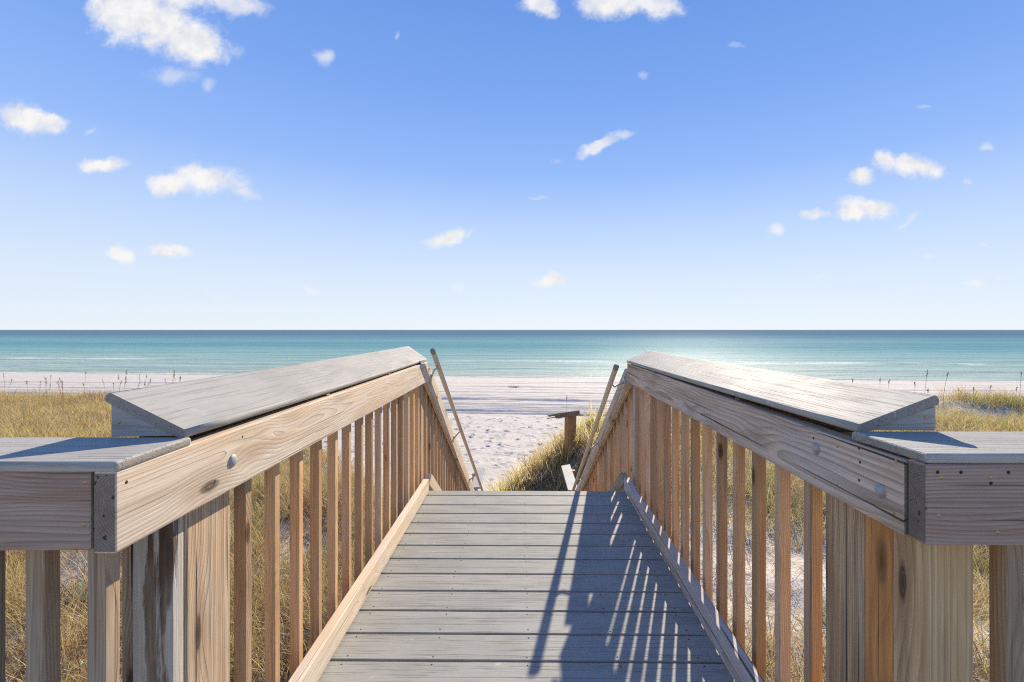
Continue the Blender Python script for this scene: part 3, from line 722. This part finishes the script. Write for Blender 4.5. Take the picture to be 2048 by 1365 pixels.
def blades(root, L, W, az, lean, curl, seg):
    """ribbon blades: root (n,3); returns coords and quads"""
    n = len(root); k = seg + 1
    t = np.linspace(0, 1, k)[None, :]
    ang = lean[:, None] + curl[:, None] * t ** 1.3                # angle from vertical
    ds = L[:, None] / seg
    hx = np.concatenate([np.zeros((n, 1)), np.cumsum(np.sin(ang[:, :-1]) * ds, 1)], 1)
    hz = np.concatenate([np.zeros((n, 1)), np.cumsum(np.cos(ang[:, :-1]) * ds, 1)], 1)
    ca, sa = np.cos(az)[:, None], np.sin(az)[:, None]
    cx = root[:, 0:1] + hx * ca; cy = root[:, 1:2] + hx * sa; cz = root[:, 2:3] + hz
    tw = rng.uniform(0, 2 * np.pi, n)[:, None]
    w = W[:, None] * (1 - t ** 2.2 * 0.85) * 0.5
    wx = np.cos(tw + t) * w; wy = np.sin(tw + t) * w
    A = np.stack([cx - wx, cy - wy, cz], -1); B = np.stack([cx + wx, cy + wy, cz], -1)
    co = np.stack([A, B], 2).reshape(n, k * 2, 3)
    base = (np.arange(n) * k * 2)[:, None, None]
    s = np.arange(seg)[None, :, None] * 2
    q = base + s + np.array([0, 1, 3, 2])[None, None, :]
    return co.reshape(-1, 3), q.reshape(-1, 4)

def clumps(centers, per, spread, Lr, Wr, leanr, curlr, seg, zsink=0.01):
    c = np.repeat(centers, per, 0); n = len(c)
    a = rng.uniform(0, 2 * np.pi, n); r = spread * np.sqrt(rng.random(n))
    x = c[:, 0] + r * np.cos(a); y = c[:, 1] + r * np.sin(a)
    sc = np.repeat(rng.uniform(0.65, 1.25, len(centers)), per)
    z = height(x, y, False) - zsink
    az = a + rng.normal(0, 0.9, n) + 0.0
    return blades(np.stack([x, y, z], -1), rng.uniform(*Lr, n) * sc, rng.uniform(*Wr, n), az, rng.uniform(*leanr, n), rng.uniform(*curlr, n), seg)

def scatter(n, x0, x1, y0, y1, dens):
    x = rng.uniform(x0, x1, n); y = rng.uniform(y0, y1, n)
    k = rng.random(n) < dens(x, y)
    return np.stack([x[k], y[k]], -1)

def in_view(x, y, m=1.15): return (np.abs(x) < m * y * 1.08 + 0.9)
def clear_walk(x, y): return ~((x > -0.9) & (x < 1.05) & (y < 8.15))
def dens_left(x, y):
    D, s = dune_mask(x, y)
    pat = fbm(n4, x * 0.8 + 40, y * 0.8, 4)
    near_sand = sm(1.3, 2.9, y + 0.25 * (x + 1.5)) * 0.85 + 0.15
    return np.where(x < 0.2, sm(0.25, 0.7, D) * sm(0.20, 0.34, pat) * near_sand, 0) * in_view(x, y) * clear_walk(x, y)
def dens_right(x, y):
    D, s = dune_mask(x, y)
    pat = fbm(n4, x * 0.75 + 11, y * 0.75 + 60, 4)
    far = sm(4.5, 8.5, y)
    v = sm(0.43, 0.57, pat) * 0.7 * (1 - far) + sm(0.30, 0.46, pat) * far
    return np.where(x >= 0.2, sm(0.08, 0.45, D) * v, 0) * in_view(x, y) * clear_walk(x, y)
def dens_mound(x, y):
    D, s = dune_mask(x, y)
    return np.where((x > -0.75), sm(0.02, 0.25, D) * (0.45 + 0.55 * sm(0.36, 0.48, fbm(n4, x * 1.4, y * 1.4, 3))), 0) * clear_walk(x, y)

parts = {'g': [], 'r': [], 'b': [], 'm': []}
# left dune: near, middle, far
parts['g'].append(clumps(scatter(4300, -8.5, -0.6, 0.9, 7.5, dens_left), 34, 0.12, (0.14, 0.50), (0.0028, 0.0062), (0.05, 0.9), (0.4, 2.3), 5))
parts['g'].append(clumps(scatter(6200, -21, -0.6, 7.5, 20.5, dens_left), 26, 0.19, (0.15, 0.52), (0.005, 0.011), (0.05, 0.8), (0.3, 1.8), 3))
# right dune
parts['r'].append(clumps(scatter(2600, 0.6, 8.5, 0.9, 7.5, dens_right), 34, 0.11, (0.18, 0.52), (0.0030, 0.0060), (0.05, 0.7), (0.4, 1.9), 5))
parts['r'].append(clumps(scatter(9000, 0.6, 21, 7.5, 17.5, dens_right), 22, 0.20, (0.2, 0.5), (0.005, 0.010), (0.05, 0.6), (0.4, 1.5), 3))
parts['b'].append(clumps(scatter(900, -0.6, 3.0, 8.2, 12.0, dens_mound), 26, 0.20, (0.12, 0.34), (0.004, 0.008), (0.8, 1.5), (0.1, 0.9), 4, zsink=-0.008))
parts['m'].append(clumps(scatter(330, -0.75, 3.0, 8.2, 12.3, dens_mound), 26, 0.12, (0.16, 0.60), (0.008, 0.016), (0.03, 0.6), (0.1, 1.3), 4))
parts['m'].append(clumps(scatter(420, -0.6, 3.0, 8.2, 12.3, dens_mound), 14, 0.20, (0.10, 0.28), (0.006, 0.012), (0.2, 1.2), (0.3, 1.4), 3))
# dead litter lying low
def litter_d(x, y): return np.clip(np.maximum(dens_left(x, y) * 0.9 + 0.12 * (x < 0), dens_right(x, y) + 0.36 * (x > 0)), 0, 1) * in_view(x, y) * clear_walk(x, y) * (dune_mask(x, y)[0] > 0.5)
parts['b'].append(clumps(scatter(8000, -8, 8.5, 0.9, 11.5, litter_d), 26, 0.20, (0.10, 0.32), (0.002, 0.005), (0.9, 1.5), (0.1, 0.9), 4, zsink=-0.008))
def join(ps):
    co = []; q = []; o = 0
    for c, f in ps: co.append(c); q.append(f + o); o += len(c)
    return np.concatenate(co), np.concatenate(q)
for key, nm, mt in (('g', 'dune_grass', GM), ('r', 'dune_grass', GR), ('b', 'dead_grass', GB), ('m', 'dune_grass', GMO)):
    co, q = join(parts[key])
    o = link(nm, raw_mesh(nm, co, q, smooth=True), mt)
    lab = {'g': ('dry golden dune grass covering the sand left of the boardwalk', 'grass'), 'r': ('green and yellow dune grass in tufts on the white sand right of the boardwalk', 'grass'), 'm': ('yellow green tufts of grass on the mound around the broken post', 'grass'), 'b': ('brown dead grass litter lying on the sand under the grass', 'grass')}[key]
    tag(o, lab[0], lab[1], kind='stuff')

# ------------------------------------------------------------------ sea oats (tall seed stalks)
OATS = metal('dry_stalk', (0.36, 0.23, 0.12), 0.8, 0.0)
OATH = metal('dry_seed', (0.30, 0.18, 0.095), 0.85, 0.0)
def sea_oat(x, y, top_e, lean, az, label, group=None, head=0.16, thick=1.0):
    zb = float(height(np.array([x]), np.array([y]), False)[0]) - 0.02
    H = EZ(top_e) - zb
    T = thing('sea_oat', label, 'sea oat', (x, y, zb), group)
    pts = []
    for k in range(9):
        t = k / 8
        pts.append(Vector((x + math.cos(az) * lean * t ** 2, y + math.sin(az) * lean * t ** 2, zb + H * t)))
    bm = bmesh.new(); tube_bm(bm, pts, [0.0045 * thick * (1 - 0.5 * k / 8) for k in range(9)], 5)
    bm_obj('stem', bm, OATS, T, (x, y, zb))
    bm = bmesh.new(); r = random.Random(int(x * 1000 + y * 77))
    d = (pts[-1] - pts[-2]).normalized()
    for k in range(26):
        t = r.random(); p = pts[-1] - d * (head * t)
        dirv = (Vector((r.uniform(-1, 1), r.uniform(-1, 1), r.uniform(0.2, 1.6)))).normalized()
        l = r.uniform(0.018, 0.036) * (0.5 + 0.7 * math.sin(math.pi * min(1, t + 0.15))); w = l * 0.32
        side = dirv.cross(Vector((r.uniform(-1, 1), r.uniform(-1, 1), 0.3))).normalized() * w
        up = dirv.cross(side).normalized() * w * 0.5
        a = bm.verts.new(p); b = bm.verts.new(p + dirv * l * .5 + side); c = bm.verts.new(p + dirv * l); e = bm.verts.new(p + dirv * l * .5 - side)
        g = bm.verts.new(p + dirv * l * .5 + up)
        for f in ((a, b, g), (b, c, g), (c, e, g), (e, a, g), (a, e, c, b)): bm.faces.new(f)
    bm_obj('seed_head', bm, OATH, T, pts[-1])
    return T
def px(x, d): return (x - 1024) / 950 * d
def pe(y, d): return -(y - 660) / 950 * d
sea_oat(px(1848, 12.5), 12.5, pe(741, 12.5), 0.12, 0.2, 'tall sea oat stalk with a dark plume against the water, left of a shorter one', head=0.26, thick=1.4)
sea_oat(px(1886, 12.8), 12.8, pe(745, 12.8), 0.16, 0.1, 'sea oat stalk bending right with a dark plume, right of the tallest one', head=0.24, thick=1.4)
for x, y, d, lean in ((1702, 758, 13.0, .06), (1760, 757, 13.4, 0.0), (1772, 760, 12.6, .12), (1829, 765, 13.4, 0.02), (1855, 778, 12.4, .02), (1947, 776, 12.5, .0), (1978, 771, 13.2, .10), (2031, 775, 12.8, .06), (2040, 745, 12.7, 0.05), (1916, 776, 13.6, .02)):
    sea_oat(px(x, d), d, pe(y, d), lean, 0.3, 'short dark sea oat stalk standing in the dune grass right of the boardwalk', 'sea oats on the right dune', head=0.15, thick=1.1)
orng = random.Random(3)
for k in range(34):
    x = orng.uniform(5, 400); d = orng.uniform(15.5, 17.8); y = orng.uniform(739, 768)
    sea_oat(px(x, d), d, pe(y, d), orng.uniform(-.12, .16), 0.2, 'thin reddish brown sea oat stalk against the white beach left of the boardwalk', 'sea oats on the left dune', head=orng.uniform(0.15, 0.34), thick=orng.uniform(0.8, 1.3))
sea_oat(px(1133, 13.5), 13.5, pe(792, 13.5), 0.01, 0.2, 'lone dry stalk standing on the beach behind the broken post', head=0.2, thick=1.2)

# silvery leaved plants among the grass
SIL = grass_material('silver_leaf', [(0.0, (0.30, 0.36, 0.26)), (0.5, (0.42, 0.47, 0.38)), (1.0, (0.5, 0.54, 0.46))], 0.2)
def silver_plant(x, y, R, label, group):
    zb = float(height(np.array([x]), np.array([y]), False)[0])
    ns, nl = 16, 9
    sa = rng.uniform(0, 2 * np.pi, ns); sl_ = rng.uniform(0.4, 1.0, ns) * R * 1.2
    st, sq = blades(np.tile([[x, y, zb - 0.01]], (ns, 1)), sl_, np.full(ns, 0.008), sa, rng.uniform(0.2, 1.1, ns), np.full(ns, 0.3), 6)
    mid = st.reshape(ns, 7, 2, 3).mean(2)[:, 2:, :]
    idx = rng.integers(0, 5, (ns, nl)); root = mid[np.arange(ns)[:, None], idx].reshape(-1, 3); n = len(root)
    lc, lq = blades(root, rng.uniform(0.03, 0.065, n), rng.uniform(0.010, 0.018, n), rng.uniform(0, 6.28, n), rng.uniform(0.4, 1.3, n), rng.uniform(0, .8, n), 2)
    co, q = np.concatenate([st, lc]), np.concatenate([sq, lq + len(st)])
    co = co - np.array([x, y, zb])
    o = link('silver_leaved_plant', raw_mesh('silver_leaved_plant', co, q), SIL, None, Matrix.Translation((x, y, zb)))
    tag(o, label, 'plant', group)
for (x, y) in ((-2.75, 2.9), (-1.45, 3.4), (-1.75, 2.45), (-1.55, 4.6), (-2.1, 6.0), (-3.3, 3.7), (-1.3, 2.6), (2.2, 3.4)):
    silver_plant(x, y, rng.uniform(0.12, 0.2), 'low silvery leaved plant growing among the dune grass beside the boardwalk', 'silvery plants in the dune grass')

# ------------------------------------------------------------------ broken post on the dune edge
d = 9.6
BP = thing('broken_post', 'broken brown timber post with a splintered crossboard at the edge of the dune', 'post', (px(1141, d), d, EZ(-2.15)))
xa, xb = px(1129.5, d), px(1152, d)
def old_post():
    bm = bmesh.new(); rings = []
    cx = (xa + xb) / 2; w = (xb - xa) / 2
    for k in range(12):
        t = k / 11; z = EZ(-2.6) + t * (EZ(pe(827, d)) - EZ(-2.6)); ring = []
        for j in range(14):
            a = j * 2 * math.pi / 14
            rr = w * (0.94 + 0.10 * math.sin(3 * a + 2.1 * t) + random.uniform(-.03, .03)) * (0.92 + 0.12 * t)
            sq = 1 / max(abs(math.cos(a)), abs(math.sin(a))) ** 0.55
            ring.append(bm.verts.new((cx + rr * sq * math.cos(a + .3), d + rr * sq * math.sin(a + .3), z)))
        rings.append(ring)
    for a, b in zip(rings, rings[1:]):
        for j in range(14): bm.faces.new((a[j], a[(j + 1) % 14], b[(j + 1) % 14], b[j])).smooth = True
    bm.faces.new(rings[-1]); bm.faces.new(rings[0][::-1])
    # local X has to run up the post for the grain
    R = Matrix(((0, 0, -1), (0, 1, 0), (1, 0, 0))).to_4x4()
    org = Matrix.Translation((cx, d, EZ(-2.6))) @ R
    bmesh.ops.recalc_face_normals(bm, faces=bm.faces)
    bm.transform(org.inverted()); me = bpy.data.meshes.new('post'); bm.to_mesh(me); bm.free()
    link('post', me, M['piling'], BP, org)
old_post()
def cross_board():
    fa = Vector((px(1157, d), d - 0.14, EZ(pe(823.5, d)))); fb = Vector((px(1108, d), d - 0.20, EZ(pe(829, d))))
    board('crossboard', fa, fb, 0.10, 0.045, (0, 0, 1), M['old'], BP, bev=0.004, sb=(0.01, 0.02))
    board('splinter', fb + Vector((0.015, 0, 0.028)), fb + Vector((-0.13, -0.02, 0.004)), 0.035, 0.03, (0, 0, 1), M['old'], BP, bev=0.006, sb=(0.01, 0.02))
    board('splinter', fb + Vector((0.015, 0, -0.02)), fb + Vector((-0.155, 0.0, -0.05)), 0.018, 0.022, (0, 0, 1), M['piling'], BP, bev=0.004, sb=(0.006, 0.015))
cross_board()
# a bit of wrack on the beach
def wrack():
    x, y = px(1027, 33), 33.0; z = float(height(np.array([x]), np.array([y]), True)[0])
    n = 90; root = np.stack([x + rng.normal(0, .28, n), y + rng.normal(0, .2, n), np.full(n, z)], -1)
    co, q = blades(root, rng.uniform(.1, .3, n), rng.uniform(.02, .04, n), rng.uniform(0, 6.3, n), rng.uniform(.6, 1.4, n), rng.uniform(0, .8, n), 3)
    o = link('seaweed', raw_mesh('seaweed', co - np.array([x, y, z]), q), OATH, None, Matrix.Translation((x, y, z)))
    tag(o, 'small dark heap of seaweed lying on the beach near the water', 'seaweed')
wrack()

# ------------------------------------------------------------------ sky, sun, camera
def build_world():
    W = bpy.data.worlds.new('World'); S.world = W; W.use_nodes = True
    N = NT(W.node_tree)
    sky = N.n('ShaderNodeTexSky', None, sky_type='NISHITA', sun_disc=False, sun_elevation=math.radians(SUN_EL), sun_rotation=math.radians(SUN_AZ), altitude=0.0, air_density=1.0, dust_density=SKY_DUST, ozone_density=SKY_OZONE)
    dirv = N.n('ShaderNodeTexCoord', out=None).outputs['Generated']
    ds = N.n('ShaderNodeSeparateXYZ', [dirv], out=None).outputs
    el = N.m('MAXIMUM', ds[2], 0.0)
    grad = N.ramp(N.m('MAXIMUM', N.m('ADD', el, N.m('MULTIPLY', N.m('MULTIPLY', ds[0], el), 0.09)), 0.0), SKY_STOPS)
    c = N.mixc(SKY_MIX, sky, N.v('SCALE', grad, 1.0 / SKY_STRENGTH / 2 ** EXPO))
    yy = N.m('MAXIMUM', ds[1], 0.02)
    uv = N.n('ShaderNodeCombineXYZ', [N.m('DIVIDE', ds[0], yy), N.m('DIVIDE', ds[2], yy), 0.0])
    wv = N.v('SUBTRACT', N.noise(uv, 14.0, 4.0, 0.6, out=1), (0.5, 0.5, 0.5))
    uvw = N.v('ADD', uv, N.v('MULTIPLY', wv, (0.055, 0.045, 0.0)))
    fb_ = N.noise(uvw, 22.0, 8.0, 0.63)
    fine = N.m('MULTIPLY', N.m('SUBTRACT', fb_, 0.5), 1.6)
    acc = None
    for (cx, cy, rx, ry, rot, dn) in CLOUDS:
        mp = N.n('ShaderNodeMapping', {'Vector': uvw, 'Location': ((cx - 1024) / 950, (660 - cy) / 950, 0), 'Rotation': (0, 0, math.radians(rot)), 'Scale': (rx / 950 * 1.04, ry / 950 * 1.04, 1)}, vector_type='TEXTURE')
        ln = N.m('ADD', N.v('LENGTH', mp), fine)
        a = N.rng(ln, 1.22, 0.36 if dn > 0.7 else 0.1, 0.0, min(1.0, dn * 1.05))
        acc = a if acc is None else N.m('MAXIMUM', acc, a)
    front = N.rng(ds[1], 0.05, 0.2)
    acc = N.m('MULTIPLY', acc, front)
    sh = N.noise(N.v('ADD', uv, (0.0, 0.012, 0.0)), 20.0, 5.0, 0.6)
    ccol = N.mixc(N.rng(sh, 0.35, 0.62), (0.80, 0.82, 0.88), (0.985, 0.965, 0.955))
    c = N.mixc(acc, c, N.v('SCALE', ccol, CLOUD_GAIN / SKY_STRENGTH))
    bg = N.n('ShaderNodeBackground', {'Color': c, 'Strength': SKY_STRENGTH})
    N.n('ShaderNodeOutputWorld', [bg], out=None)
    W.cycles.sampling_method = 'MANUAL'; W.cycles.sample_map_resolution = 512
SKY_STRENGTH = 0.10; SKY_DUST = 0.0; SKY_OZONE = 3.0; SKY_MIX = 0.96; EXPO = 0.75; CLOUD_GAIN = 0.97 / 2 ** EXPO
SKY_STOPS = [(0.0, (0.81, 0.885, 0.965)), (0.10, (0.70, 0.815, 0.975)), (0.20, (0.52, 0.69, 0.985)), (0.31, (0.31, 0.505, 0.965)), (0.43, (0.215, 0.405, 0.89)), (0.57, (0.15, 0.325, 0.80)), (1.0, (0.06, 0.19, 0.60))]
CLOUDS = [
 (255, 22, 88, 66, -25, 1), (320, 50, 112, 56, -30, 1), (385, 82, 78, 42, -10, 1), (405, 100, 40, 26, 0, 1), (345, -35, 150, 60, 0, 1), (345, 152, 55, 20, -5, .42), (418, 170, 18, 14, 40, .35), (470, 8, 62, 26, -12, .75),
 (55, 240, 58, 32, -14, 1), (105, 250, 34, 22, -10, .9), (200, 332, 52, 15, 8, 1), (340, 368, 42, 26, 0, 1), (410, 360, 76, 33, -4, 1), (482, 382, 32, 13, -20, .6),
 (645, 115, 17, 16, 0, .65), (797, 72, 6, 10, -20, .45), (1080, 10, 40, 24, -20, .9), (1104, 30, 18, 11, 0, .7), (1225, 8, 72, 32, 0, 1), (1305, 8, 62, 28, -10, .85),
 (1195, 290, 44, 13, 30, .75), (1240, 270, 32, 8, 5, .55), (1820, 333, 66, 22, -6, 1), (1775, 325, 34, 16, -30, .95), (1865, 340, 22, 20, 0, .9), (1722, 353, 26, 15, 0, .95),
 (1740, 416, 56, 22, -6, 1), (1710, 428, 38, 14, 0, .95), (1632, 428, 27, 9, 8, .75), (1550, 457, 20, 13, 8, .65), (1815, 440, 36, 6, 28, .4), (1975, 298, 19, 8, 12, .6), (1935, 360, 13, 7, 0, .4),
 (900, 474, 42, 19, 14, .95), (865, 481, 26, 9, 0, .7), (1098, 563, 37, 15, 4, .95), (1102, 555, 16, 14, 0, .95), (240, 511, 28, 14, -10, .9), (335, 502, 49, 17, 0, 1),
 (400, 594, 46, 8, -5, .3), (617, 580, 20, 7, -8, .3), (920, 577, 18, 8, 10, .4), (1968, 566, 44, 7, 4, .6), (1850, 571, 15, 6, 5, .45), (1970, 498, 9, 5, 0, .45), (1855, 510, 22, 8, 0, .25),
 (1598, 560, 15, 6, 10, .3), (1645, 552, 12, 6, 0, .25), (182, 262, 22, 9, 20, .35), (1291, 150, 12, 8, -30, .28), (1850, 213, 14, 5, 10, .25), (1072, 400, 26, 4, 6, .25), (1113, 322, 10, 6, 0, .2), (1470, 92, 12, 6, 0, .25)]
build_world()
sl = bpy.data.lights.new('sun', 'SUN'); sl.energy = 5.0; sl.angle = math.radians(0.5); sl.color = (1.0, 0.875, 0.69)
so = bpy.data.objects.new('sun', sl); COL.objects.link(so)
az, el = math.radians(SUN_AZ), math.radians(SUN_EL)
sd = Vector((math.sin(az) * math.cos(el), math.cos(az) * math.cos(el), math.sin(el)))
so.rotation_euler = sd.to_track_quat('Z', 'Y').to_euler(); so.location = sd * 50

cam = bpy.data.cameras.new('camera'); co_ = bpy.data.objects.new('camera', cam); COL.objects.link(co_); S.camera = co_
co_.location = (0, 0, EYE); co_.rotation_euler = (math.pi / 2, 0, 0)
cam.sensor_width = 36; cam.lens = 950 / 2048 * 36; cam.shift_y = -22.5 / 2048
cam.clip_start = 0.02; cam.clip_end = 60000
cam.dof.use_dof = True; cam.dof.focus_distance = 3.5; cam.dof.aperture_fstop = 14.0
S.view_settings.view_transform = 'Standard'; S.view_settings.look = 'None'; S.view_settings.exposure = EXPO; S.view_settings.gamma = 1.0
S.cycles.max_bounces = 6; S.cycles.diffuse_bounces = 3; S.cycles.glossy_bounces = 3; S.cycles.transmission_bounces = 3; S.cycles.transparent_max_bounces = 6
S.cycles.sample_clamp_indirect = 6.0; S.cycles.sample_clamp_direct = 0.0
S.cycles.use_denoising = False
S.cycles.pixel_filter_type = 'BLACKMAN_HARRIS'; S.cycles.filter_width = 1.15
